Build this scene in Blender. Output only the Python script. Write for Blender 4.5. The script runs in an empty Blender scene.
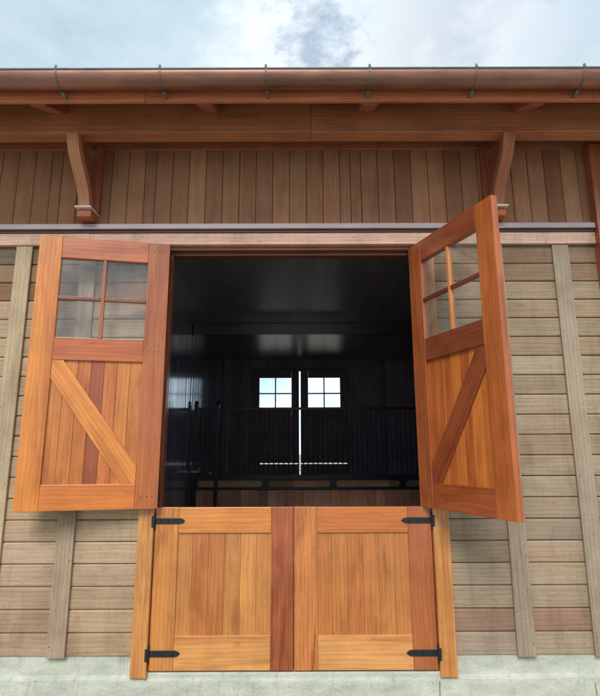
import bpy, math, random
from mathutils import Vector, Matrix
random.seed(11)
scene = bpy.context.scene
COL = scene.collection
R = math.radians

# ------------------------------------------------------------------ helpers
def lin(c):
    return tuple((v/255/12.92) if v/255 <= 0.04045 else ((v/255+0.055)/1.055)**2.4 for v in c)

def jit(c, a=0.08, h=0.03):
    k = 1+random.uniform(-a, a)
    return tuple(max(0, min(255, v*k*(1+random.uniform(-h, h)))) for v in c)

class MB:
    """collects shapes into one mesh, with grain UVs and a per-board tint"""
    def __init__(s): s.v=[]; s.f=[]; s.uv=[]; s.t=[]; s.sm=[]
    def face(s, idx, uvs, tint, smooth=False):
        s.f.append(idx); s.uv.append(uvs); s.t.append(tint); s.sm.append(smooth)
    def poly(s, pts, tint, grain=(1,0,0), off=None, smooth=False):
        g = Vector(grain).normalized(); b = len(s.v); pts=[Vector(p) for p in pts]
        n = (pts[1]-pts[0]).cross(pts[2]-pts[1])
        if n.length < 1e-12: n = Vector((0,0,1))
        n.normalize()
        if off is None: off=(random.uniform(0,40), random.uniform(0,40))
        if abs(n.dot(g)) > 0.9:
            a = n.orthogonal().normalized(); c = n.cross(a)
            uv = [(off[0]+p.dot(a)*2, off[1]+p.dot(c)) for p in pts]
        else:
            gg = (g-n*g.dot(n)).normalized(); c = n.cross(gg)
            uv = [(off[0]+p.dot(gg), off[1]+p.dot(c)) for p in pts]
        s.v += [tuple(p) for p in pts]
        s.face(list(range(b,b+len(pts))), uv, tint, smooth)
    def solid(s, verts, faces, tint, grain=(1,0,0), smooth=False):
        g = Vector(grain).normalized(); b=len(s.v); V=[Vector(p) for p in verts]
        off=(random.uniform(0,40), random.uniform(0,40))
        s.v += [tuple(p) for p in V]
        for f in faces:
            P=[V[i] for i in f]
            n=Vector((0,0,0))
            for i in range(len(P)): n += P[i].cross(P[(i+1)%len(P)])
            if n.length<1e-12: n=Vector((0,0,1))
            n.normalize()
            if abs(n.dot(g))>0.9:
                a=n.orthogonal().normalized(); c=n.cross(a); uv=[(off[0]+p.dot(a)*2,off[1]+p.dot(c)) for p in P]
            else:
                gg=(g-n*g.dot(n)).normalized(); c=n.cross(gg); uv=[(off[0]+p.dot(gg),off[1]+p.dot(c)+abs(n.x)*.37) for p in P]
            s.face([b+i for i in f], uv, tint, smooth)
    def box(s, x0,x1,y0,y1,z0,z1, tint, axis='x'):
        g={'x':(1,0,0),'y':(0,1,0),'z':(0,0,1)}[axis]
        if x0>x1: x0,x1=x1,x0
        V=[(x0,y0,z0),(x1,y0,z0),(x1,y1,z0),(x0,y1,z0),(x0,y0,z1),(x1,y0,z1),(x1,y1,z1),(x0,y1,z1)]
        F=[(0,3,2,1),(4,5,6,7),(0,1,5,4),(1,2,6,5),(2,3,7,6),(3,0,4,7)]
        s.solid(V,F,tint,g)
    def prism(s, pts, a0, a1, plane, tint, grain):
        """pts 2-D outline; plane 'xz' extruded in y, 'yz' extruded in x"""
        n=len(pts)
        mk=(lambda p,a:(p[0],a,p[1])) if plane=='xz' else (lambda p,a:(a,p[0],p[1]))
        V=[mk(p,a0) for p in pts]+[mk(p,a1) for p in pts]
        area=sum(pts[i][0]*pts[(i+1)%n][1]-pts[(i+1)%n][0]*pts[i][1] for i in range(n))
        F=[tuple(range(n)),tuple(range(2*n-1,n-1,-1))]+[(i+n,(i+1)%n+n,(i+1)%n,i) for i in range(n)]
        flip = (area<0) if plane=='xz' else (area>0)
        if flip: F=[tuple(reversed(f)) for f in F]
        s.solid(V,F,tint,grain)
    def tube(s, p0, p1, r, tint, n=12, r1=None, caps=True):
        p0,p1=Vector(p0),Vector(p1); d=(p1-p0).normalized(); a=d.orthogonal().normalized(); c=d.cross(a)
        r1=r if r1 is None else r1; b=len(s.v)
        for p,rr in((p0,r),(p1,r1)):
            for i in range(n):
                t=2*math.pi*i/n; s.v.append(tuple(p+a*math.cos(t)*rr+c*math.sin(t)*rr))
        for i in range(n):
            j=(i+1)%n; s.face([b+i,b+j,b+n+j,b+n+i],[(0,i/n),(0,(i+1)/n),(1,(i+1)/n),(1,i/n)],tint,True)
        if caps:
            s.face([b+i for i in reversed(range(n))],[(0,0)]*n,tint); s.face([b+n+i for i in range(n)],[(0,0)]*n,tint)
    def ball(s, c, r, tint, n=12, m=8, sz=1.0):
        b=len(s.v)
        for i in range(m+1):
            th=math.pi*i/m
            for j in range(n):
                ph=2*math.pi*j/n
                s.v.append((c[0]+r*math.sin(th)*math.cos(ph),c[1]+r*math.sin(th)*math.sin(ph),c[2]+r*sz*math.cos(th)))
        for i in range(m):
            for j in range(n):
                k=(j+1)%n
                s.face([b+i*n+j,b+(i+1)*n+j,b+(i+1)*n+k,b+i*n+k],[(0,0)]*4,tint,True)
    def build(s, name, mat, parent=None, bevel=0.0, loc=None, rotz=None):
        me=bpy.data.meshes.new(name); me.from_pydata(s.v,[],s.f)
        me.uv_layers.new(name='UVMap'); me.attributes.new('tint','FLOAT_COLOR','CORNER')
        ul=me.uv_layers['UVMap']; at=me.attributes['tint']
        li=0
        for fi,f in enumerate(s.f):
            t=lin(s.t[fi])
            for k in range(len(f)):
                ul.data[li].uv=s.uv[fi][k]; at.data[li].color=(*t,1); li+=1
        for p,sm in zip(me.polygons,s.sm): p.use_smooth=sm
        me.update()
        o=bpy.data.objects.new(name,me); COL.objects.link(o); me.materials.append(mat)
        if parent: o.parent=parent
        if loc is not None: o.location=loc
        if rotz is not None: o.rotation_euler=(0,0,rotz)
        if bevel:
            m=o.modifiers.new('bevel','BEVEL'); m.width=bevel; m.segments=2; m.limit_method='ANGLE'; m.angle_limit=R(40)
            m.harden_normals=False
        return o

def one(name, mat, parent, bevel, *a, **k):
    m=MB(); m.box(*a,**k); return m.build(name,mat,parent,bevel)

# ------------------------------------------------------------------ materials
def newmat(name):
    m=bpy.data.materials.new(name); m.use_nodes=True; nt=m.node_tree; nt.nodes.clear()
    out=nt.nodes.new('ShaderNodeOutputMaterial'); return m,nt,out
def N(nt,t,**k):
    n=nt.nodes.new(t)
    for a,b in k.items(): setattr(n,a,b)
    return n
def setin(n,**k):
    for a,b in k.items(): n.inputs[a.replace('_',' ')].default_value=b
def ramp(nt,src,stops,interp='LINEAR'):
    r=N(nt,'ShaderNodeValToRGB'); r.color_ramp.interpolation=interp
    e=r.color_ramp.elements
    while len(e)<len(stops): e.new(0.5)
    for el,(p,c) in zip(e,stops):
        el.position=p; el.color=(*c,1) if len(c)==3 else c
    nt.links.new(src,r.inputs[0]); return r.outputs[0]
def mul(nt,a,b,fac=1.0,mode='MULTIPLY'):
    m=N(nt,'ShaderNodeMix',data_type='RGBA',blend_type=mode)
    if isinstance(fac,float): m.inputs[0].default_value=fac
    else: nt.links.new(fac,m.inputs[0])
    for s,i in((a,6),(b,7)):
        if isinstance(s,tuple): m.inputs[i].default_value=(*s,1)
        else: nt.links.new(s,m.inputs[i])
    return m.outputs[2]

def wood(name, rough=0.35, coat=0.3, fibre=0.25, ring=0.3, blotch=0.3, blotch_col=(.45,.24,.13), bump=0.25, grey=0.0, spec=.5, crough=.22, wear=0.0, cior=1.5):
    m,nt,out=newmat(name); L=nt.links.new
    tint=N(nt,'ShaderNodeAttribute',attribute_name='tint')
    uv=N(nt,'ShaderNodeUVMap',uv_map='UVMap')
    def mapped(sx,sy):
        mp=N(nt,'ShaderNodeMapping'); mp.inputs['Scale'].default_value=(sx,sy,1); L(uv.outputs[0],mp.inputs[0]); return mp.outputs[0]
    def noise(sx,sy,detail=4,dist=0.0,rough_=.55):
        n=N(nt,'ShaderNodeTexNoise'); L(mapped(sx,sy),n.inputs['Vector']); setin(n,Scale=1.0,Detail=detail,Distortion=dist,Roughness=rough_); return n.outputs['Fac']
    nf=noise(2.0,210,5,.2); nb=noise(.9,6,5,1.2); nm=noise(3.5,85,5,.6); ns=noise(.5,24,3,.4)
    wv=N(nt,'ShaderNodeTexWave',wave_type='BANDS',bands_direction='Y',wave_profile='SAW')
    wm=N(nt,'ShaderNodeMapping'); wm.inputs['Scale'].default_value=(.55,2.2,1); L(uv.outputs[0],wm.inputs[0])
    L(wm.outputs[0],wv.inputs['Vector']); setin(wv,Scale=4.2,Distortion=5.0,Detail=2.5,Detail_Scale=.7,Detail_Roughness=.5)
    c=tint.outputs['Color']
    c=mul(nt,c,ramp(nt,wv.outputs['Fac'],[(0,(1.06,1.05,1.03)),(.6,(1,.97,.95)),(.93,(.72,.64,.58)),(1,(1,1,1))]),ring)
    c=mul(nt,c,ramp(nt,nf,[(.3,(.55,.48,.42)),(.5,(.97,.95,.93)),(.75,(1.2,1.2,1.18))]),fibre)
    c=mul(nt,c,ramp(nt,nm,[(.30,(.66,.56,.48)),(.44,(1,1,1)),(.7,(1.1,1.1,1.08))]),fibre)
    c=mul(nt,c,ramp(nt,ns,[(.35,(.84,.80,.76)),(.5,(1,1,1)),(.65,(1.08,1.07,1.05))]),fibre)
    c=mul(nt,c,ramp(nt,nb,[(.35,blotch_col),(.5,(1,1,1)),(.7,(1.15,1.12,1.05))]),blotch)
    geo=N(nt,'ShaderNodeTexCoord')
    big=N(nt,'ShaderNodeTexNoise'); L(geo.outputs['Object'],big.inputs['Vector']); setin(big,Scale=2.3,Detail=5.0,Roughness=.6)
    c=mul(nt,c,ramp(nt,big.outputs['Fac'],[(.33,(.80,.78,.76)),(.55,(1.04,1.04,1.04)),(.7,(1.1,1.1,1.1))]),.8)
    if grey:
        vm=N(nt,'ShaderNodeMapping'); vm.inputs['Scale'].default_value=(7,1,1.1); L(geo.outputs['Object'],vm.inputs[0])
        vs=N(nt,'ShaderNodeTexNoise'); L(vm.outputs[0],vs.inputs['Vector']); setin(vs,Scale=1.0,Detail=7.0,Roughness=.62)
        c=mul(nt,c,ramp(nt,vs.outputs['Fac'],[(.32,(.74,.73,.72)),(.48,(1,1,1)),(.62,(1,1,1)),(.74,(1.14,1.14,1.15))]),.75)
        sp=N(nt,'ShaderNodeTexNoise'); L(geo.outputs['Object'],sp.inputs['Vector']); setin(sp,Scale=38.0,Detail=6.0,Roughness=.7)
        c=mul(nt,c,ramp(nt,sp.outputs['Fac'],[(.34,(.62,.6,.58)),(.46,(1,1,1)),(1,(1,1,1))]),grey)
    if wear:
        kv=N(nt,'ShaderNodeTexVoronoi'); L(mapped(.75,2.3),kv.inputs['Vector']); setin(kv,Scale=1.0)
        c=mul(nt,c,ramp(nt,kv.outputs['Distance'],[(0,(.42,.33,.27)),(.018,(.5,.4,.33)),(.028,(.72,.62,.55)),(.05,(1,1,1))]),.85)
        wn=N(nt,'ShaderNodeTexNoise'); wp=N(nt,'ShaderNodeMapping'); wp.inputs['Scale'].default_value=(1.6,9,1); L(uv.outputs[0],wp.inputs[0]); L(wp.outputs[0],wn.inputs['Vector']); setin(wn,Scale=1.7,Detail=9.0,Roughness=.72,Distortion=.5)
        c=mul(nt,c,ramp(nt,wn.outputs['Fac'],[(.30,(.70,.58,.48)),(.43,(1,1,1)),(.60,(1,1,1)),(.72,(1.3,1.32,1.36))]),wear)
    b=N(nt,'ShaderNodeBsdfPrincipled'); L(c,b.inputs['Base Color'])
    rr=N(nt,'ShaderNodeMapRange'); L(nm,rr.inputs[0]); setin(rr,To_Min=rough*.8,To_Max=rough*1.35); L(rr.outputs[0],b.inputs['Roughness'])
    b.inputs['Coat Weight'].default_value=coat; b.inputs['Coat Roughness'].default_value=crough; b.inputs['Coat IOR'].default_value=cior
    b.inputs['Specular IOR Level'].default_value=spec
    bm=N(nt,'ShaderNodeBump'); setin(bm,Strength=bump,Distance=.002)
    ad=N(nt,'ShaderNodeMath',operation='ADD'); L(nf,ad.inputs[0]); L(wv.outputs['Fac'],ad.inputs[1])
    L(ad.outputs[0],bm.inputs['Height']); L(bm.outputs[0],b.inputs['Normal'])
    L(b.outputs[0],out.inputs[0]); return m

W_DOOR = wood('varnished_mahogany', .34, .45, .4, .5, .75, (.72,.58,.48), .2, wear=.9, crough=.16)
W_WORN = wood('worn_varnished_mahogany', .4, .3, .6, .7, 1.0, (.62,.44,.34), .3, wear=1.0, crough=.2)
W_EAVE = wood('eave_timber', .5, .1, .5, .55, .4, (.7,.56,.48), .3, wear=.4)
W_SIDE = wood('weathered_cedar', .8, 0, .38, .5, .35, (.72,.66,.6), .7, grey=.6, spec=.25, wear=.35)
W_UP   = wood('upper_cedar', .7, 0, .3, .3, .35, (.68,.58,.5), .4, spec=.3)  # cedar with fainter grain, for the upper boards and bracket pads
W_DARK = wood('dark_interior_wood', .3, 1.0, .5, .4, .4, (.6,.55,.5), .3, crough=.3, cior=1.8)
W_BACK = wood('dark_matt_wood', .6, .0, .5, .4, .4, (.6,.55,.5), .3, spec=.3)

def metal(name, col, rough, metallic=1.0, var=.3, scale=6.0, stretch=(1,1,1), dark=(.6,.6,.6)):
    m,nt,out=newmat(name); L=nt.links.new
    tc=N(nt,'ShaderNodeTexCoord'); mp=N(nt,'ShaderNodeMapping'); mp.inputs['Scale'].default_value=stretch; L(tc.outputs['Object'],mp.inputs[0])
    n=N(nt,'ShaderNodeTexNoise'); L(mp.outputs[0],n.inputs['Vector']); setin(n,Scale=scale,Detail=5.0,Roughness=.6)
    c=mul(nt,lin(col),ramp(nt,n.outputs['Fac'],[(.35,dark),(.65,(1.1,1.1,1.1))]),var)
    b=N(nt,'ShaderNodeBsdfPrincipled'); L(c,b.inputs['Base Color']); setin(b,Metallic=metallic)
    rr=N(nt,'ShaderNodeMapRange'); L(n.outputs['Fac'],rr.inputs[0]); setin(rr,To_Min=rough*.8,To_Max=rough*1.3); L(rr.outputs[0],b.inputs['Roughness'])
    L(b.outputs[0],out.inputs[0]); return m
M_COPPER = metal('aged_copper', (164,122,108), .4, .85, .7, 3.0, (1,1,6), (.62,.6,.66))
M_HANGER = metal('patinated_hanger', (118,128,124), .6, .5, .7, 18.0)
M_STRAP  = metal('weathered_strap', (128,112,104), .5, .6, .5, 18.0)
M_FLASH  = metal('grey_flashing', (186,172,174), .5, .25, .4, 4.0, (1,1,1))
M_BROWN  = metal('brown_metal_edge', (86,60,56), .5, .3, .4, 4.0)
M_IRON   = metal('black_iron', (38,42,48), .5, .3, .5, 30.0)
M_GRILLE = metal('black_powder_coat', (24,27,36), .4, .1, .3, 10.0)
M_STEEL  = metal('bolt_steel', (140,135,130), .4, .8, .4, 30.0)
M_ROOF   = metal('roof_metal', (95,85,80), .5, .6, .4, 2.0)
M_HOLE   = metal('dark_peg_end', (70,32,18), .6, 0, .4, 60.0)
M_CRACK  = metal('crack_dark', (52,54,50), .9, 0, .4, 60.0)  # dark colour of the crack marks

def glass():
    m,nt,out=newmat('hazed_glass'); L=nt.links.new
    fr=N(nt,'ShaderNodeFresnel'); fr.inputs['IOR'].default_value=1.75
    t=N(nt,'ShaderNodeBsdfTransparent'); t.inputs[0].default_value=(.95,.97,.96,1)
    g=N(nt,'ShaderNodeBsdfGlossy'); g.inputs['Roughness'].default_value=.03; g.inputs[0].default_value=(.9,.95,1,1)
    tc=N(nt,'ShaderNodeTexCoord'); n=N(nt,'ShaderNodeTexNoise'); L(tc.outputs['Object'],n.inputs['Vector']); setin(n,Scale=3.0,Detail=2.0)
    bm=N(nt,'ShaderNodeBump'); setin(bm,Strength=.15,Distance=.01); L(n.outputs['Fac'],bm.inputs['Height']); L(bm.outputs[0],g.inputs['Normal'])
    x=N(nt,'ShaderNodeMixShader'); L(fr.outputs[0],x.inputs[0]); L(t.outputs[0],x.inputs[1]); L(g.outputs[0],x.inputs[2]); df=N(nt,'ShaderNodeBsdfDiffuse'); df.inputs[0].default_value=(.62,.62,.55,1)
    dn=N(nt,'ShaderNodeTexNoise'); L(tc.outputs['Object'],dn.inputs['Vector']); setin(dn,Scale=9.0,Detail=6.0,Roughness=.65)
    dr_=N(nt,'ShaderNodeMapRange'); L(dn.outputs['Fac'],dr_.inputs[0]); setin(dr_,From_Min=.35,From_Max=.7,To_Min=.03,To_Max=.12)  # pale diffuse haze mixed in so the panes look brighter
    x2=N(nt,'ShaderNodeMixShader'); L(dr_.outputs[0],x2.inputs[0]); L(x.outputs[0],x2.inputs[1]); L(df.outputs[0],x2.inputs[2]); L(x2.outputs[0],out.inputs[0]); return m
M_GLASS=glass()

def concrete():
    m,nt,out=newmat('painted_concrete'); L=nt.links.new
    tc=N(nt,'ShaderNodeTexCoord')
    def noise(s,d,st=(1,1,1),r=.6):
        mp=N(nt,'ShaderNodeMapping'); mp.inputs['Scale'].default_value=st; L(tc.outputs['Object'],mp.inputs[0])
        n=N(nt,'ShaderNodeTexNoise'); L(mp.outputs[0],n.inputs['Vector']); setin(n,Scale=s,Detail=d,Roughness=r); return n.outputs['Fac']
    a=noise(3.5,6,(1,1,2.5)); b_=noise(45,5); c_=noise(14,6,(1.2,1,.35),.7)
    c=ramp(nt,a,[(.3,lin((168,172,160))),(.5,lin((188,192,178))),(.68,lin((204,205,192)))])
    c=mul(nt,c,ramp(nt,c_,[(.30,(.62,.66,.6)),(.42,(.96,.97,.95)),(.6,(1,1,1)),(.72,(1.12,1.1,1.05))]),.8)
    c=mul(nt,c,ramp(nt,b_,[(.3,(.72,.72,.7)),(.42,(1,1,1))]),.6)
    d_=noise(1.0,8,(9,1,1.6),.68); c=mul(nt,c,ramp(nt,d_,[(.34,(.66,.64,.56)),(.45,(1,1,1)),(.62,(1,1,1)),(.72,(1.12,1.12,1.12))]),.7)
    e_=noise(130,4,(1,1,1),.7); c=mul(nt,c,ramp(nt,e_,[(.30,(.55,.55,.53)),(.40,(1,1,1))]),.55)
    b=N(nt,'ShaderNodeBsdfPrincipled'); L(c,b.inputs['Base Color']); setin(b,Roughness=.85)
    bm=N(nt,'ShaderNodeBump'); setin(bm,Strength=.9,Distance=.008); L(b_,bm.inputs['Height']); L(bm.outputs[0],b.inputs['Normal'])
    L(b.outputs[0],out.inputs[0]); return m
M_CONC=concrete()

def ground_mat():
    m,nt,out=newmat('gravel_and_grass'); L=nt.links.new
    tc=N(nt,'ShaderNodeTexCoord')
    n=N(nt,'ShaderNodeTexNoise'); L(tc.outputs['Object'],n.inputs['Vector']); setin(n,Scale=.12,Detail=6.0)
    v=N(nt,'ShaderNodeTexVoronoi'); L(tc.outputs['Object'],v.inputs['Vector']); setin(v,Scale=40.0)
    c=ramp(nt,n.outputs['Fac'],[(.50,(.42,.39,.35)),(.58,(.20,.21,.13)),(.75,(.09,.13,.05))])
    c=mul(nt,c,ramp(nt,v.outputs['Distance'],[(0,(.7,.7,.7)),(.6,(1.15,1.15,1.15))]),.7)
    b=N(nt,'ShaderNodeBsdfPrincipled'); L(c,b.inputs['Base Color']); setin(b,Roughness=.95)
    L(b.outputs[0],out.inputs[0]); return m
M_GROUND=ground_mat()

# ------------------------------------------------------------------ ground
GZ=-.30
m=MB(); m.poly([(-400,-400,GZ),(400,-400,GZ),(400,400,GZ),(-400,400,GZ)],(120,120,100))
g=m.build('ground',M_GROUND); g['kind']='structure'

# ------------------------------------------------------------------ barn
barn=bpy.data.objects.new('barn',None); COL.objects.link(barn)
barn['label']='wooden horse barn with cedar siding, open orange Dutch doors and copper gutter'
barn['category']='barn'
XL,XR=-5.2,5.2
ZS,ZT=.090,3.491            # siding bottom / top
OL,OR=-1.187,1.072          # door opening
YB=7.0; CEIL=3.68
# structural wall behind the boards (front), with the opening left clear
DK=(40,34,34)
m=MB()
m.box(XL,OL-.012,.03,.16,.0,4.75,DK,'z'); m.box(OR+.012,XR,.03,.16,.0,4.75,DK,'z'); m.box(OL-.012,OR+.012,.03,.16,3.50,4.75,DK,'x')
m.build('front_wall',W_BACK,barn)

# horizontal siding, split at the battens
TAN=[(178,156,131),(181,159,135),(175,152,127),(183,162,139),(178,156,132),(173,149,124)]
GRY=[(167,151,130),(163,146,126),(171,155,136),(166,148,126),(161,143,122),(172,156,136)]
battens=[-4.89,-4.29,-3.69,-3.08,-2.491,-1.906,1.765,2.367,3.30,3.90,4.50]
CH=.1701
segs_l=[XL]+[b for b in battens if b<-1.5]+[-1.25]
segs_r=[1.15]+[b for b in battens if b>1.5 and b<2.6]+[2.8]+[b for b in battens if b>2.8]+[XR]
for side,segs in((0,segs_l),(1,segs_r)):
    m=MB()
    for k in range(20):
        z0=ZS+k*CH; z1=z0+CH-.005
        rowc=random.choice(TAN if side==0 else GRY)
        for a,b in zip(segs[:-1],segs[1:]):
            c=jit(rowc if random.random()<.75 else random.choice(TAN if side==0 else GRY),.045,.008)
            if side==1 and k==1: c=jit((152,124,108),.03,.01)
            if side==1 and k in(5,): c=jit((155,140,122),.04,.01)
            if side==1 and k==9: c=jit((158,140,120),.04,.01)
            if k>=18: c=jit((150,126,106),.06,.01)
            if side==0 and k==17: c=jit((138,106,86),.05,.01)
            if side==0 and k==19: c=jit((124,110,92),.05,.01)
            if side==1 and k in(14,16): c=jit((160,140,118),.04,.01)
            if z1>ZT: z1=ZT
            x0,x1=a+.0015,b-.0015
            dy=random.uniform(-.0012,.0012)
            # board profile: rounded eased edges and a slight bow
            pr=[(.022,z0),(.006+dy,z0+.0005),(.001+dy,z0+.005),(dy,z0+.012),(-.001+dy,(z0+z1)/2),(dy,z1-.014),(.004+dy,z1-.004),(.010+dy,z1),(.022,z1)]
            n=len(pr); V=[(x0,y,z) for y,z in pr]+[(x1,y,z) for y,z in pr]
            F=[(i,i+n,i+1+n,i+1) for i in range(n-1)]+[tuple(range(n)),tuple(range(2*n-1,n-1,-1))]
            F=[tuple(reversed(f)) for f in F]
            m.solid(V,F,c,(1,0,0))
# dark felt behind the gaps
    m.box(segs[0],segs[-1],.0215,.0285,ZS-.002,ZT,(40,32,26),'x')
    m.build('horizontal_siding',W_SIDE,barn)
for b in battens:
    c=(178,157,138) if b<0 else (165,149,134)
    if b==-2.491: c=(182,166,140)
    w=.073; lean=random.uniform(-.004,.004)
    mm=MB(); mm.prism([(b-w+lean,ZS-.006),(b+w+lean,ZS-.006),(b+w-lean,ZT-.002),(b-w-lean,ZT-.002)],-.027,-.002,'xz',jit(c,.05,.02),(0,0,1))
    bo=mm.build('batten',W_SIDE,barn,.004)
    for q in range(6):
        zz=ZS+.10+q*.62+random.uniform(-.03,.03); xx=b+random.choice((-.05,.05))
        nn=MB(); nn.tube((xx,-.0265,zz),(xx,-.0285,zz),.0042,(60,50,44),8); nn.build('nail',M_HOLE,bo)

# vertical board siding above the header
UPC=[(172,127,98),(168,123,94),(176,132,102),(166,121,94),(171,126,98),(163,118,91)]
m=MB(); x=XL
forced={-.945:0}
while x<XR:
    w=.157
    if random.random()<.12: w=.10
    c=jit(random.choice(UPC),.05,.01)
    if random.random()<.12: c=jit((154,106,82),.04,.01)
    z0,z1=3.655,4.56; x0,x1=x+.0015,min(x+w,XR)-.0015
    pr=[(x0,.024),(x0,.008),(x0+.005,.001),(x1-.005,0.001),(x1,.008),(x1,.024)]
    V=[(a,b,z0) for a,b in pr]+[(a,b,z1) for a,b in pr]; n=len(pr)
    F=[(i,i+1,i+1+n,i+n) for i in range(n-1)]+[tuple(range(n-1,-1,-1)),tuple(range(n,2*n))]
    m.solid(V,F,c,(0,0,1)); x+=w
m.build('vertical_siding',W_UP,barn)

# header board, drip cap, frieze, post
HX=2.69
m=MB(); m.box(XL,-1.9,-.042,.02,ZT,3.600,(232,196,178),'x'); m.box(-1.898,1.2,-.042,.02,ZT,3.600,(230,192,174),'x'); m.box(1.202,HX-.002,-.042,.02,ZT,3.600,(228,194,176),'x'); m.box(2.93,XR,-.042,.02,ZT,3.600,(228,194,176),'x')
m.build('header_board',W_SIDE,barn,.004)
m=MB()
for a,b in((XL,HX-.003),(2.932,XR)):
    m.box(a,b,-.050,.015,3.602,3.630,(86,60,56),'x'); 
m.build('drip_edge',M_BROWN,barn,.003)
m=MB()
for a,b in((XL,HX-.004),(2.934,XR)):
    m.box(a,b,-.066,.012,3.638,3.684,(172,158,158),'x'); m.box(a,b,-.074,-.05,3.631,3.640,(182,170,172),'x')
m.build('drip_cap',M_FLASH,barn,.003)
one('frieze_board',W_EAVE,barn,.003, XL,XR,-.026,-.001,4.455,4.70,(178,112,86),'x')
po=one('corner_post',W_DOOR,barn,.006, HX,2.928,-.10,.02,GZ,4.452,(168,102,68),'z')
m=MB(); m.tube((2.80,-.10,4.40),(2.80,-.112,4.40),.012,(150,150,150)); m.build('bolt',M_STEEL,po)

# ---- brackets
def brace_outline():
    ctr=[(-.470,4.318),(-.455,4.26),(-.425,4.20),(-.375,4.135),(-.31,4.075),(-.25,4.02),(-.20,3.965),(-.165,3.905),(-.145,3.85),(-.14,3.812)]
    L,Rr=[],[]
    for i,p in enumerate(ctr):
        a=Vector(ctr[max(0,i-1)]); b=Vector(ctr[min(len(ctr)-1,i+1)]); d=(b-a).normalized(); n=Vector((-d.y,d.x))
        h=.040
        L.append((p[0]+n.x*h,p[1]+n.y*h)); Rr.append((p[0]-n.x*h,p[1]-n.y*h))
    return L+Rr[::-1]
for bx,tone in((-1.92,(190,134,98)),(1.785,(170,104,76))):  # left brace is tinted paler than the right one
    m=MB(); m.box(bx-.085,bx+.085,-.07,-.003,3.80,4.468,(160,92,68),'z')
    pl=m.build('bracket',W_EAVE,barn,.005)
    pl['label']='curved eave bracket with pale tan brace at the left' if bx<0 else 'curved eave bracket above the outswung right door'
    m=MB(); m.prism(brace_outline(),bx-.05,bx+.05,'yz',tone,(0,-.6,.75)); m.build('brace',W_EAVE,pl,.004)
    m=MB(); m.prism([(-.07,4.31),(-.40,4.31),(-.36,4.22),(-.27,4.12),(-.17,4.0),(-.07,3.87)],bx-.018,bx+.018,'yz',(150,88,68),(0,0,1)); m.build('web',W_EAVE,pl,.002)
    m=MB(); m.box(bx-.072,bx+.072,-.20,-.002,3.782,3.798,(230,212,206),'x'); m.build('pad',W_UP,pl,.002)
    m=MB(); m.box(bx-.066,bx+.066,-.165,-.002,3.706,3.780,(176,104,66),'y'); m.build('foot_block',W_EAVE,pl,.012)
    for z in(4.06+.40,4.26):
        z=z-.03
        m=MB(); m.tube((bx,-.07,z),(bx,-.080,z),.013,(150,150,150),10); m.tube((bx,-.070,z),(bx,-.073,z),.022,(150,150,150),14); m.build('bolt',M_STEEL,pl)

# ---- eaves
m=MB(); x=XL
for a,b,c in((XL,-2.9,(182,118,84)),(-2.898,.10,(178,114,80)),(.102,XR,(184,120,86))): m.box(a,b,-.50,-.36,4.31,4.595,c,'x')
m.build('eave_beam',W_EAVE,barn,.006)
SL=.49
def sheath(y): return 4.60+(y+.50)*SL
for i in range(-3,4):
    xx=.565+1.31*i
    if xx<XL or xx>XR: continue
    m=MB(); pts=[(-.83,sheath(-.83)-.002),(-.83,sheath(-.83)-.115),(-.02,sheath(-.02)-.115),(-.02,sheath(-.02)-.002)]
    m.prism(pts,xx-.062,xx+.062,'yz',jit((160,94,72),.06),(0,.9,.44)); m.build('rafter_tail',W_EAVE,barn,.004)
m=MB()
yy=-.84
while yy<.05:
    y1=yy+.12; m.prism([(yy,sheath(yy)),(y1-.003,sheath(y1-.003)),(y1-.003,sheath(y1-.003)+.02),(yy,sheath(yy)+.02)],XL,XR,'yz',jit((120,80,62),.1),(1,0,0)); yy=y1
m.build('soffit',W_EAVE,barn)
m=MB(); m.box(XL,-1.2,-.868,-.835,4.33,4.475,(200,122,84),'x'); m.box(-1.198,2.3,-.868,-.835,4.33,4.475,(196,118,82),'x'); m.box(2.302,XR,-.868,-.835,4.33,4.475,(198,120,84),'x')
m.build('fascia',W_EAVE,barn,.004)
# roof: two slopes
m=MB()
t=.06; ym=3.6; zr=sheath(ym)+.025
ybk=YB+1.0
m.prism([(-.90,sheath(-.90)+.025),(ym,zr),(ybk,sheath(-.90)+.03),(ybk,sheath(-.90)+.03+t),(ym,zr+t),(-.90,sheath(-.90)+.025+t)],XL-.3,XR+.3,'yz',(95,85,80),(1,0,0))
m.build('roof',M_ROOF,barn)
# gutter
gy,gz,gr=-.962,4.462,.090
m=MB(); NA=20
def ring(x,r): return [(x,gy-r*math.cos(math.pi*i/NA),gz-r*math.sin(math.pi*i/NA)) for i in range(NA+1)]
joints=[XL-.2,-2.95,.62,4.1,XR+.2]
for a,b in zip(joints[:-1],joints[1:]):
    for r,fl in((gr,False),(gr-.003,True)):
        b0=len(m.v); m.v+=ring(a,r)+ring(b+.001,r); n=NA+1
        for i in range(NA):
            f=[b0+i,b0+i+1,b0+n+i+1,b0+n+i]
            if not fl: f=f[::-1]
            m.face(f,[(0,0)]*4,(150,110,98),True)
gut=m.build('gutter',M_COPPER,barn); gut['label']='half round aged copper gutter along the eave'
m=MB(); m.tube((XL-.2,gy-gr,gz+.004),(XR+.2,gy-gr,gz+.004),.0085,(120,122,116),10); m.build('rolled_edge',M_HANGER,gut)
hang=[57,161,267,371,478,586]
base=[-1.822,-1.042,-.247,.532,1.334,2.144]
base=[-4.2,-3.41,-2.61]+base+[2.94,3.74,4.54]
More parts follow.
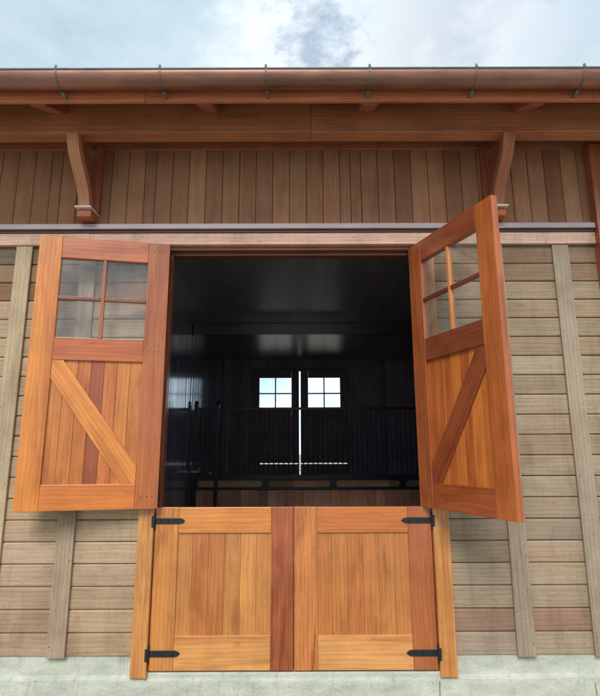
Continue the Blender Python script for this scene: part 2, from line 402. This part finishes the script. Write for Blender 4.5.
for hx in base:
    m=MB(); r=gr+.003; w=.008
    for i in range(NA):
        t0=math.pi*i/NA; t1=math.pi*(i+1)/NA
        pts=[]
        for tt,rr in((t0,r),(t1,r)): pts.append((gy-rr*math.cos(tt),gz-rr*math.sin(tt)))
        for tt,rr in((t1,r-.003),(t0,r-.003)): pts.append((gy-rr*math.cos(tt),gz-rr*math.sin(tt)))
        m.prism(pts[::-1],hx-w,hx+w,'yz',(92,104,100),(1,0,0))
    ho=m.build('gutter_strap',M_STRAP,gut); m=MB()
    m.tube((hx,gy-gr,gz+.002),(hx,gy-gr,gz+.035),.009,(92,104,100),8)
    m.box(hx-.012,hx+.012,gy-gr-.004,gy+gr,gz+.012,gz+.017,(92,104,100),'y')
    m.build('gutter_hanger',M_HANGER,gut); m=MB()
    m.prism([(gy+.035,gz-.092),(gy+.035,gz-.100),(-.870,gz-.118),(-.870,gz-.100)],hx-.010,hx+.014,'yz',(60,64,66),(1,0,0))
    m.build('hanger_foot',M_HANGER,gut)

# ---- door casings and frame
for a,b,c in((-1.319,-1.193,(208,148,88)),(1.080,1.212,(202,138,78))):
    m=MB(); m.box(a,b,-.035,.028,-.056,ZT-.003,c,'z'); m.build('door_casing',W_DOOR,barn,.004)
m=MB()
m.box(OL-.010,OL+.022,.066,.150,-.02,3.455,(150,80,48),'z'); m.box(OR-.022,OR+.010,.066,.150,-.02,3.455,(150,80,48),'z')
m.box(OL-.010,OR+.010,.010,.150,3.457,3.489,(150,84,58),'x'); m.box(OL+.023,OR-.023,.066,.148,3.425,3.454,(128,68,48),'x')
m.box(OL-.011,OL-.004,.003,.064,-.02,3.455,(120,64,40),'z'); m.box(OR+.004,OR+.011,.003,.064,-.02,3.455,(120,64,40),'z')
m.build('door_frame',W_DOOR,barn,.002)

# ---- lower doors
GOLD=(214,146,70); ORG=(200,118,54); RED=(140,64,36)
def strap(parent,x0,dirn,z):
    m=MB(); h=.023
    pts=[(x0,z-h),(x0+dirn*.20,z-h),(x0+dirn*.225,z-h*.75),(x0+dirn*.245,z),(x0+dirn*.225,z+h*.75),(x0+dirn*.20,z+h),(x0,z+h)]
    m.prism(pts,-.0075,-.001,'xz',(40,44,50),(1,0,0))
    m.tube((x0-dirn*.004,-.012,z-.055),(x0-dirn*.004,-.012,z+.055),.010,(40,44,50),12)
    m.ball((x0-dirn*.004,-.012,z+.060),.010,(40,44,50)); m.ball((x0-dirn*.004,-.012,z-.060),.010,(40,44,50))
    m.box(x0-dirn*.003,x0-dirn*.022,-.0395,-.0355,z-.045,z+.045,(40,44,50),'z')
    for q in(.05,.11,.175): m.ball((x0+dirn*q,-.0075,z),.0085,(60,64,72),10,6)
    return m.build('strap_hinge',M_IRON,parent,.0015)
def lower_door(side):
    t=.052; h=OL if side<0 else OR; i=-.0565 if side<0 else -.0510
    d=-side  # hinge -> free direction
    lo,hi=1.0,0
    name='lower_door'
    zb,zt=-.016,1.205
    hs=h+d*.190; fs=i-d*.180
    if side>0: fs=i-d*.186
    a,b=sorted((hs,fs))
    m=MB()
    # plank panel: six boards
    if side<0: cols=[(195, 130, 71), (186, 118, 65), (188, 119, 66), (197, 132, 75), (198, 135, 77), (195, 130, 72)]
    else: cols=[(182, 112, 60), (188, 120, 66), (186, 116, 63), (189, 120, 66), (197, 129, 71), (193, 125, 69)]
    n=len(cols); w=(b-a+.02)/n
    for k,c in enumerate(cols):
        x0=a-.01+k*w; m.box(x0+.001,x0+w-.001,.016,.038,.225,1.01,jit(c,.03,.02),'z')
    m.box(a-.01,b+.01,.0385,.0395,.225,1.01,(110,60,34),'z')
    o=m.build(name,W_DOOR,barn,.0025)
    o['label']='left lower Dutch door with dark reddish stile at its free edge' if side<0 else 'right lower Dutch door with dark stile on its hinge side'
    def p(nm,x0,x1,z0,z1,c,ax,y0=0.0,y1=t,bv=.003,mat=W_DOOR):
        mm=MB(); mm.box(x0,x1,y0,y1,z0,z1,c,ax); return mm.build(nm,mat,o,bv)
    if side<0: ch,cf,ct,cb=(199,132,71),(165,91,55),(207,133,67),(211,150,90)
    else: ch,cf,ct,cb=(172,100,59),(199,126,71),(193,113,57),(215,154,94)
    p('stile',min(h,hs),max(h,hs),zb,zt,ch,'z',mat=W_DOOR); p('stile',min(i,fs),max(i,fs),zb,zt,cf,'z',mat=W_WORN)
    p('rail',a+.0012,b-.0012,1.003,zt-.001,ct,'x',.001,t-.001); p('rail',a+.0012,b-.0012,zb+.001,.233,cb,'x',.001,t-.001)
    strap(o,h,d,1.098); strap(o,h,d,.108)
    return o
lower_door(-1); lower_door(1)
m=MB(); m.ball((-.0535,.004,.80),.006,(200,190,170)); m.build('latch_screw',M_STEEL,barn)

# ---- upper doors, hung open
def upper_door(side,hinge,ang,pal,label,name='upper_door',dz=0,mat=W_DOOR,gl=M_GLASS,zb=1.204,parent=barn,t=.055,W=1.077):
    s=-side
    X=lambda u:(s*u)
    zt=3.472
    m=MB()
    cols=pal['planks']; n=len(cols); a,b=.175,.90; w=(b-a)/n
    for k,c in enumerate(cols):
        m.box(X(a+k*w+.001),X(a+(k+1)*w-.001),t*.30,t*.62,zb+.18,2.41,jit(c,.02,.01),'z')
    m.box(X(a-.002),X(b+.002),t*.22,t*.29,zb+.17,2.42,cols[0],'z')
    o=m.build(name,mat,parent,.0022,loc=hinge,rotz=ang*side)
    if label: o['label']=label
    def p(nm,u0,u1,z0,z1,c,ax,y0=0.0,y1=t,bv=.003):
        mm=MB(); mm.box(X(u0),X(u1),y0,y1,z0,z1,c,ax); return mm.build(nm,mat,o,bv)
    p('stile',0,.180,zb,zt,pal['hinge'],'z'); p('stile',.896,W,zb,zt,pal['free'],'z')
    e=.0012
    p('rail',.180+e,.896-e,3.285,zt-.001,pal['top'],'x',.001,t-.001)
    p('rail',.180+e,.896-e,2.398,2.588,pal['mid'],'x',.001,t-.001)
    p('rail',.180+e,.896-e,zb+.001,zb+.198,pal['bot'],'x',.001,t-.001)
    # brace on the inner face
    z1=zb+.199
    pts=[(.805,2.396),(.894,2.396),(.894,2.245),(.292,z1),(.182,z1),(.182,z1+.145)]
    mm=MB(); q=[(X(u),z) for u,z in pts]; mm.prism(q,t*.63,t-.004,'xz',pal['brace'],(X(.65),0,.9)); mm.build('brace',mat,o,.002)
    # glazing bars and glass
    uc=.538; zc=2.932
    mm=MB(); mm.box(X(uc-.014),X(uc+.014),t*.2,t*.93,2.590,3.283,pal['bar'],'z'); mm.build('glazing_bar',mat,o,.003)
    mm=MB(); mm.box(X(.1815),X(uc-.0145),t*.22,t*.92,zc-.014,zc+.014,pal['bar2'],'x'); mm.box(X(uc+.0145),X(.8945),t*.22,t*.92,zc-.014,zc+.014,pal['bar2'],'x'); mm.build('glazing_bar',mat,o,.003)
    mm=MB()
    for u0,u1 in((.1805,uc-.0142),(uc+.0142,.8955)):
        for a0,a1 in((2.5885,zc-.0142),(zc+.0142,3.2845)):
            mm.poly([(X(u0),t*.5,a0),(X(u1),t*.5,a0),(X(u1),t*.5,a1),(X(u0),t*.5,a1)],(200,200,200))
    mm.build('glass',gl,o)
    return o,X
palL=dict(planks=[(200,122,52),(206,128,54),(196,114,50),(152,78,42),(196,116,50),(204,126,54),(200,122,54)],
          hinge=(178,100,52),free=(212,132,54),top=(184,100,54),mid=(186,100,46),bot=(206,120,50),brace=(220,140,60),bar=(170,96,56),bar2=(132,70,48))
dl,X=upper_door(-1,(-1.1636,-.0392,0),2.9471,palL,'left upper Dutch door folded back flat against the siding')
palR=dict(planks=[(178,96,48),(196,112,52),(188,104,48),(204,120,54),(184,98,46),(212,128,58),(200,112,52)],
          hinge=(168,92,52),free=(188,104,52),top=(150,78,48),mid=(138,72,46),bot=(164,86,46),brace=(148,76,44),bar=(214,142,80),bar2=(120,60,42))
dr,_=upper_door(1,(1.0466,.0407,0),1.9416,palR,'right upper Dutch door swung out towards the viewer')
T=.055
for d,s in((dl,1),(dr,-1)):
    for z in(3.395,2.49,1.30):
        for k in range(3):
            m=MB(); u=.045+.045*k; m.tube((s*u,T-.001,z),(s*u,T+.0012,z),.0048,(60,30,20),10); m.build('peg',M_HOLE,d)
# hinges on the outer faces of the upper doors
for d,s in((dl,1),(dr,-1)):
    for z in(1.30,3.37):
        m=MB(); h=.022; pts=[(s*.0,z-h),(s*.14,z-h),(s*.17,z),(s*.14,z+h),(s*.0,z+h)]
        m.prism(pts,-.0065,-.001,'xz',(40,44,50),(1,0,0)); m.tube((s*-.004,-.006,z-.05),(s*-.004,-.006,z+.05),.0085,(40,44,50),10)
        m.build('strap_hinge',M_IRON,d,.001)

# ---- interior
IW=-1.72; IR=3.45
D1=(136,138,170); D2=(44,38,38)  # bluish haze of the interior is mixed into the wall board colour
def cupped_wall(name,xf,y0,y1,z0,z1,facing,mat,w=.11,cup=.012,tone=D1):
    m=MB(); y=y0
    while y<y1:
        e=min(y+w,y1); n=8; sgn=random.choice((1,1,-1)); cc=cup*random.uniform(.5,1.2)*sgn; c=jit(tone,.2,.05)
        off=(random.uniform(0,30),random.uniform(0,30))
        b0=len(m.v)
        for i in range(n+1):
            tt=i/n; yy=y+.002+(e-y-.004)*tt; dx=cc*4*tt*(1-tt)*facing
            m.v.append((xf+dx,yy,z0)); m.v.append((xf+dx,yy,z1))
        for i in range(n):
            f=[b0+2*i,b0+2*i+2,b0+2*i+3,b0+2*i+1]
            if facing>0: f=f[::-1]
            yy=y+(e-y)*i/n; ww=(e-y)/n
            uv=[(off[0]+z0,off[1]+yy),(off[0]+z0,off[1]+yy+ww),(off[0]+z1,off[1]+yy+ww),(off[0]+z1,off[1]+yy)]
            if facing>0: uv=uv[::-1]
            m.face(f,uv,c,True)
        y=e
    m.poly([(xf-.02*facing,y0,z0),(xf-.02*facing,y1,z0),(xf-.02*facing,y1,z1),(xf-.02*facing,y0,z1)],(10,10,12))
    return m.build(name,mat,barn)
W_GLOSS = wood('varnished_dark_boards', .16, 1.0, .4, .3, .3, (.6,.55,.5), .03, crough=.11, cior=3.8, spec=1.0)
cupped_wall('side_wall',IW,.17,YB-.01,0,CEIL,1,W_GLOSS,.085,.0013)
m=MB(); yy=.17
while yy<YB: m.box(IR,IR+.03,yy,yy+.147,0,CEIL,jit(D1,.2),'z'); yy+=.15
m.box(IR+.031,IR+.1,.161,YB+.03,-.3,4.75,DK,'z')
m.build('side_wall',W_BACK,barn)
one('outer_wall',W_BACK,barn,0,IW-.12,IW-.022,.165,YB+.03,-.3,4.75,DK,'z')
m=MB(); x=IW
while x<IR: m.box(x+.001,min(x+.145,IR)-.001,.165,YB,CEIL,CEIL+.02,jit((130,124,142),.07),'y'); x+=.145  # ceiling tint carries the bluish haze too
m.build('ceiling',W_DARK,barn)
one('ceiling_beam',W_DARK,barn,.006, IW+.01,IR,3.62,3.80,3.50,CEIL-.002,(78,66,74),'x')
one('floor',W_BACK,barn,0, IW,IR,.17,YB,-.06,-.02,(60,54,48),'x')
# back wall with its own pair of Dutch doors
m=MB()
BH=1.085
def bw(x0,x1,z0,z1,ax='z'):
    x=x0
    while x<x1-.001:
        e=min(x+.14,x1); m.box(x+.001,e-.001,YB,YB+.03,z0,z1,jit((152,142,160),.09),'z'); x=e  # hazy bluish lift put into the back wall tint
bw(IW-.1,-BH,-.02,CEIL+.05); bw(BH,IR+.1,-.02,CEIL+.05); bw(-BH,BH,3.495,CEIL+.05)
m.box(IW-.1,-BH-.03,YB+.031,YB+.14,-.3,4.75,DK); m.box(BH+.03,IR+.1,YB+.031,YB+.14,-.3,4.75,DK); m.box(-BH-.03,BH+.03,YB+.031,YB+.14,3.50,4.75,DK)
m.build('back_wall',W_BACK,barn)
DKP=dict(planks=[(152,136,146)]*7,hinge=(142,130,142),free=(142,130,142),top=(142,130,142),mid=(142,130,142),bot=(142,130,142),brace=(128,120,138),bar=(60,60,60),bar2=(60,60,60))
for side in(-1,1):
    # closed leaves, 2.2 cm gap between them, 1.06 m wide
    upper_door(side,(side*1.083,YB+.035,0),0,DKP,'closed back door leaf left of the light gap' if side<0 else 'closed back door leaf right of the light gap','back_door',mat=W_BACK,zb=1.412,W=1.066)
    mm=MB(); a,b=sorted((side*1.083,side*.017)); mm.box(a,b,YB+.035,YB+.085,-.02,1.388,(142,130,142),'z'); mm.box(a+.18,b-.18,YB+.02,YB+.034,.2,1.2,(128,120,138),'z')
    mm.build('back_lower_door',W_BACK,barn,.003)
m=MB(); m.box(-1.16,-1.055,YB+.092,YB+.12,-.02,3.56,(142,130,142),'z'); m.box(1.055,1.16,YB+.092,YB+.12,-.02,3.56,(142,130,142),'z'); m.box(-1.054,1.054,YB+.092,YB+.12,3.44,3.56,(142,130,142),'x'); m.box(-1.053,-.88,YB+.093,YB+.11,1.36,1.46,(142,130,142),'x')
m.build('gap_blocker',W_BACK,barn)  # unseen strips added to block light leaking around the closed back doors

# foundation: one heightfield sheet with a broken ledge
m=MB(); nx=520; zs=[.095,.06,.03,.0,-.02,-.03,-.038]+[-.042-.0035*q for q in range(12)]+[-.09,-.11,-.14,-.17,-.20,-.25,-.32]
from mathutils import noise as mn
V=[]
for i in range(nx+1):
    x=XL+(XR-XL)*i/nx
    led=-.061+.009*mn.noise(Vector((x*1.7,0,3)))+.004*mn.noise(Vector((x*14,0,7)))+.003*mn.noise(Vector((x*40,0,9)))
    if x<-1.32: led+=.007*mn.noise(Vector((x*3,2,1)))
    for z in zs:
        k=1/(1+math.exp((z-led)/.0016))
        y=.014-k*.030+.004*mn.noise(Vector((x*6,z*12,0)))+.003*mn.noise(Vector((x*25,z*30,5)))
        inn = (OL-.02<x<OR+.02)
        if inn: y=.002-.010*(1/(1+math.exp((z+.075)/.004)))+.0025*mn.noise(Vector((x*6,z*12,0)))
        zz=z
        if inn and z>-.028: zz=-.028-.0005*(.095-z); y=.002+ (z+.028)*.9
        V.append((x,y,zz))
n=len(zs); b0=0; m.v=V
for i in range(nx):
    for j in range(n-1):
        m.face([i*n+j,i*n+j+1,(i+1)*n+j+1,(i+1)*n+j],[(0,0)]*4,(180,188,172),True)
fo=m.build('foundation',M_CONC,barn)
# hairline cracks and drips
def crack(pts,w=.0022,y=-.0185):
    mm=MB()
    for (a,b),(c,d) in zip(pts[:-1],pts[1:]):
        dx,dz=c-a,d-b; L=math.hypot(dx,dz); nx_,nz=-dz/L*w,dx/L*w
        mm.poly([(a-nx_,y,b-nz),(c-nx_*.6,y,d-nz*.6),(c+nx_*.6,y,d+nz*.6),(a+nx_,y,b+nz)],(60,60,56))
    mm.build('crack',M_CRACK,fo)
crack([(1.07,-.085),(1.071,-.11),(1.068,-.14),(1.069,-.17),(1.067,-.22)],.0028,-.0205)
crack([(2.27,-.10),(2.268,-.13),(2.272,-.16),(2.27,-.2)],.0024,-.0205)

# ------------------------------------------------------------------ horse stall front inside
st=bpy.data.objects.new('stall_front',None); COL.objects.link(st); st.location=(-1.62,3.85,-.02)
st['label']='black metal barred horse stall front inside the dark barn'; st['category']='stall partition'
def sp(nm,mat,bv,*a,**k):
    mm=MB(); mm.box(*a,**k); o=mm.build(nm,mat,st,bv); o.location=(1.62,-3.85,.02); return o
def spm(mm,nm,mat,bv=0):
    o=mm.build(nm,mat,st,bv); o.location=(1.62,-3.85,.02); return o
Y0,Y1=3.82,3.88
IX=IR-.02
for px in(-1.655,-1.31):
    mm=MB(); w=.03 if px<-1.5 else .024
    mm.box(px-w,px+w,Y0-.01,Y1+.01,-.02,2.40,(26,28,38),'z'); mm.ball((px,3.85,2.425),.036,(26,28,38)); spm(mm,'post',M_GRILLE,.004)
sp('top_rail',M_GRILLE,.004,-1.62,IX,3.832,3.868,2.31,2.35,(26,28,38),axis='x')
sp('middle_rail',M_GRILLE,.004,-1.62,IX,Y0,Y1,1.225,1.30,(26,28,38),axis='x')
sp('lower_rail',M_GRILLE,.004,-1.62,IX,Y0,Y1,1.075,1.115,(26,28,38),axis='x')
x=-1.575
while x<IX-.04:
    if abs(x+1.31)>.04:
        mm=MB(); mm.tube((x,3.85,1.30),(x,3.85,2.312),.0095,(26,28,38),8,caps=False); spm(mm,'bar',M_GRILLE)
    x+=.0775
for x in(-.545,.515,1.60,2.7):
    mm=MB(); mm.prism([(x-.075,1.225),(x-.03,1.17),(x-.075,1.115),(x+.075,1.115),(x+.03,1.17),(x+.075,1.225)],3.835,3.865,'xz',(26,28,38),(1,0,0)); spm(mm,'yoke_bracket',M_GRILLE,.002)
mm=MB(); x=-1.62
while x<IX: mm.box(x+.001,min(x+.14,IX)-.001,3.842,3.864,-.02,1.073,jit((176,130,106),.15,.05),'z'); x+=.14
spm(mm,'kick_board',W_BACK,.002)
mm=MB(); x=-1.60
while x<IX: mm.box(x,min(x+.5,IX)-.001,3.872,3.90,1.0,1.235,jit((170,132,110),.12,.05),'x'); x+=.5
spm(mm,'inner_board',W_BACK,.002)
mm=MB(); mm.box(-1.70,-1.55,3.785,3.81,1.335,1.375,(150,150,150),'x'); mm.tube((-1.575,3.79,1.345),(-1.575,3.79,1.42),.014,(150,150,150)); spm(mm,'latch',M_STEEL,.002)
mm=MB(); mm.tube((-1.40,3.79,1.33),(-1.40,3.82,1.33),.02,(150,150,150)); spm(mm,'keeper',M_STEEL,.002)

# ------------------------------------------------------------------ camera
f,pitch,yaw,roll=512.53,.1999,.0007,-.0034
fw=Vector((math.sin(yaw)*math.cos(pitch),math.cos(yaw)*math.cos(pitch),math.sin(pitch)))
r0=Vector((math.cos(yaw),-math.sin(yaw),0)); u0=r0.cross(fw)
c,s=math.cos(roll),math.sin(roll)
rt=r0*c+u0*s; up=u0*c-r0*s
cd=bpy.data.cameras.new('camera'); cam=bpy.data.objects.new('camera',cd); COL.objects.link(cam)
cd.sensor_fit='HORIZONTAL'; cd.sensor_width=36; cd.lens=f/600*36; cd.clip_start=.05; cd.clip_end=3000
M=Matrix((rt,up,-fw)).transposed().to_4x4(); M.translation=Vector((0,-4.4,1.65)); cam.matrix_world=M
scene.camera=cam

# ------------------------------------------------------------------ light
EL,AZ=41,-12   # sun elevation; azimuth measured from straight behind the viewer, towards the left
sd=Vector((math.sin(R(AZ))*math.cos(R(EL)),-math.cos(R(AZ))*math.cos(R(EL)),math.sin(R(EL))))
ld=bpy.data.lights.new('sun','SUN'); ld.energy=2.7; ld.angle=R(24); ld.color=(1,.94,.87)
lo=bpy.data.objects.new('sun',ld); COL.objects.link(lo); lo.rotation_euler=sd.to_track_quat('Z','Y').to_euler()
w=bpy.data.worlds.new('World'); scene.world=w; w.use_nodes=True; nt=w.node_tree; nt.nodes.clear(); L=nt.links.new
out=nt.nodes.new('ShaderNodeOutputWorld'); bg=nt.nodes.new('ShaderNodeBackground'); bg.inputs[1].default_value=.112
sky=nt.nodes.new('ShaderNodeTexSky'); sky.sky_type='NISHITA'; sky.sun_disc=False; sky.sun_elevation=R(EL); sky.sun_rotation=R(180+AZ)
tc=nt.nodes.new('ShaderNodeTexCoord'); mp=nt.nodes.new('ShaderNodeMapping'); mp.inputs['Scale'].default_value=(1,1,1.9); mp.inputs['Location'].default_value=(.35,.2,.1); L(tc.outputs['Generated'],mp.inputs[0])
n1=N(nt,'ShaderNodeTexNoise'); L(mp.outputs[0],n1.inputs['Vector']); setin(n1,Scale=4.6,Detail=12.0,Roughness=.62,Distortion=.0)
n2=N(nt,'ShaderNodeTexNoise'); L(mp.outputs[0],n2.inputs['Vector']); setin(n2,Scale=17.0,Detail=12.0,Roughness=.66,Distortion=.0)
sx=N(nt,'ShaderNodeSeparateXYZ'); L(tc.outputs['Generated'],sx.inputs[0])
wob=N(nt,'ShaderNodeMath',operation='MULTIPLY_ADD'); L(n1.outputs['Fac'],wob.inputs[0]); wob.inputs[1].default_value=.5; L(sx.outputs['X'],wob.inputs[2])
xr=N(nt,'ShaderNodeMapRange'); L(wob.outputs[0],xr.inputs[0]); setin(xr,From_Min=-.2,From_Max=.7)
cl=ramp(nt,xr.outputs[0],[(0,(6.0,7.5,8.4)),(.34,(6.6,8.2,9.2)),(.46,(9.3,10.2,10.8)),(.60,(9.6,10.4,10.9)),(.76,(7.4,8.2,9.0)),(.88,(8.6,9.4,10)),(1,(6.6,7.9,8.8))])
cl=mul(nt,cl,ramp(nt,n1.outputs['Fac'],[(.35,(.80,.88,.94)),(.48,(1,1,1)),(.6,(1.12,1.09,1.06))]),.9)
vd=N(nt,'ShaderNodeVectorMath',operation='SUBTRACT'); L(tc.outputs['Generated'],vd.inputs[0]); vd.inputs[1].default_value=(.035,.74,.67)
vm=N(nt,'ShaderNodeVectorMath',operation='MULTIPLY'); L(vd.outputs[0],vm.inputs[0]); vm.inputs[1].default_value=(9,5,5)
vl=N(nt,'ShaderNodeVectorMath',operation='LENGTH'); L(vm.outputs[0],vl.inputs[0])
pa=N(nt,'ShaderNodeMath',operation='MULTIPLY_ADD'); L(n2.outputs['Fac'],pa.inputs[0]); pa.inputs[1].default_value=-3.4; L(vl.outputs['Value'],pa.inputs[2])
pm=N(nt,'ShaderNodeMapRange'); L(pa.outputs[0],pm.inputs[0]); setin(pm,From_Min=-1.0,From_Max=-1.75,To_Min=0,To_Max=.85)
cl=mul(nt,cl,(4.4,5.6,7.0),pm.outputs[0],'MIX')
sc=mul(nt,sky.outputs[0],cl,.82,'MIX')
hz=N(nt,'ShaderNodeMapRange'); L(sx.outputs['Z'],hz.inputs[0]); setin(hz,From_Min=.34,From_Max=.2,To_Min=0,To_Max=1)
hy=N(nt,'ShaderNodeMapRange'); L(sx.outputs['Y'],hy.inputs[0]); setin(hy,From_Min=.5,From_Max=.85,To_Min=0,To_Max=1)
hm=N(nt,'ShaderNodeMath',operation='MULTIPLY'); L(hz.outputs[0],hm.inputs[0]); L(hy.outputs[0],hm.inputs[1])
sc=mul(nt,sc,(1.32,1.42,1.5),hm.outputs[0])
L(sc,bg.inputs[0]); L(bg.outputs[0],out.inputs[0])

scene.view_settings.view_transform='Standard'; scene.view_settings.look='None'; scene.view_settings.exposure=0; scene.view_settings.gamma=1
scene.render.engine='CYCLES'; scene.cycles.max_bounces=8; scene.cycles.use_denoising=True; scene.cycles.transparent_max_bounces=8
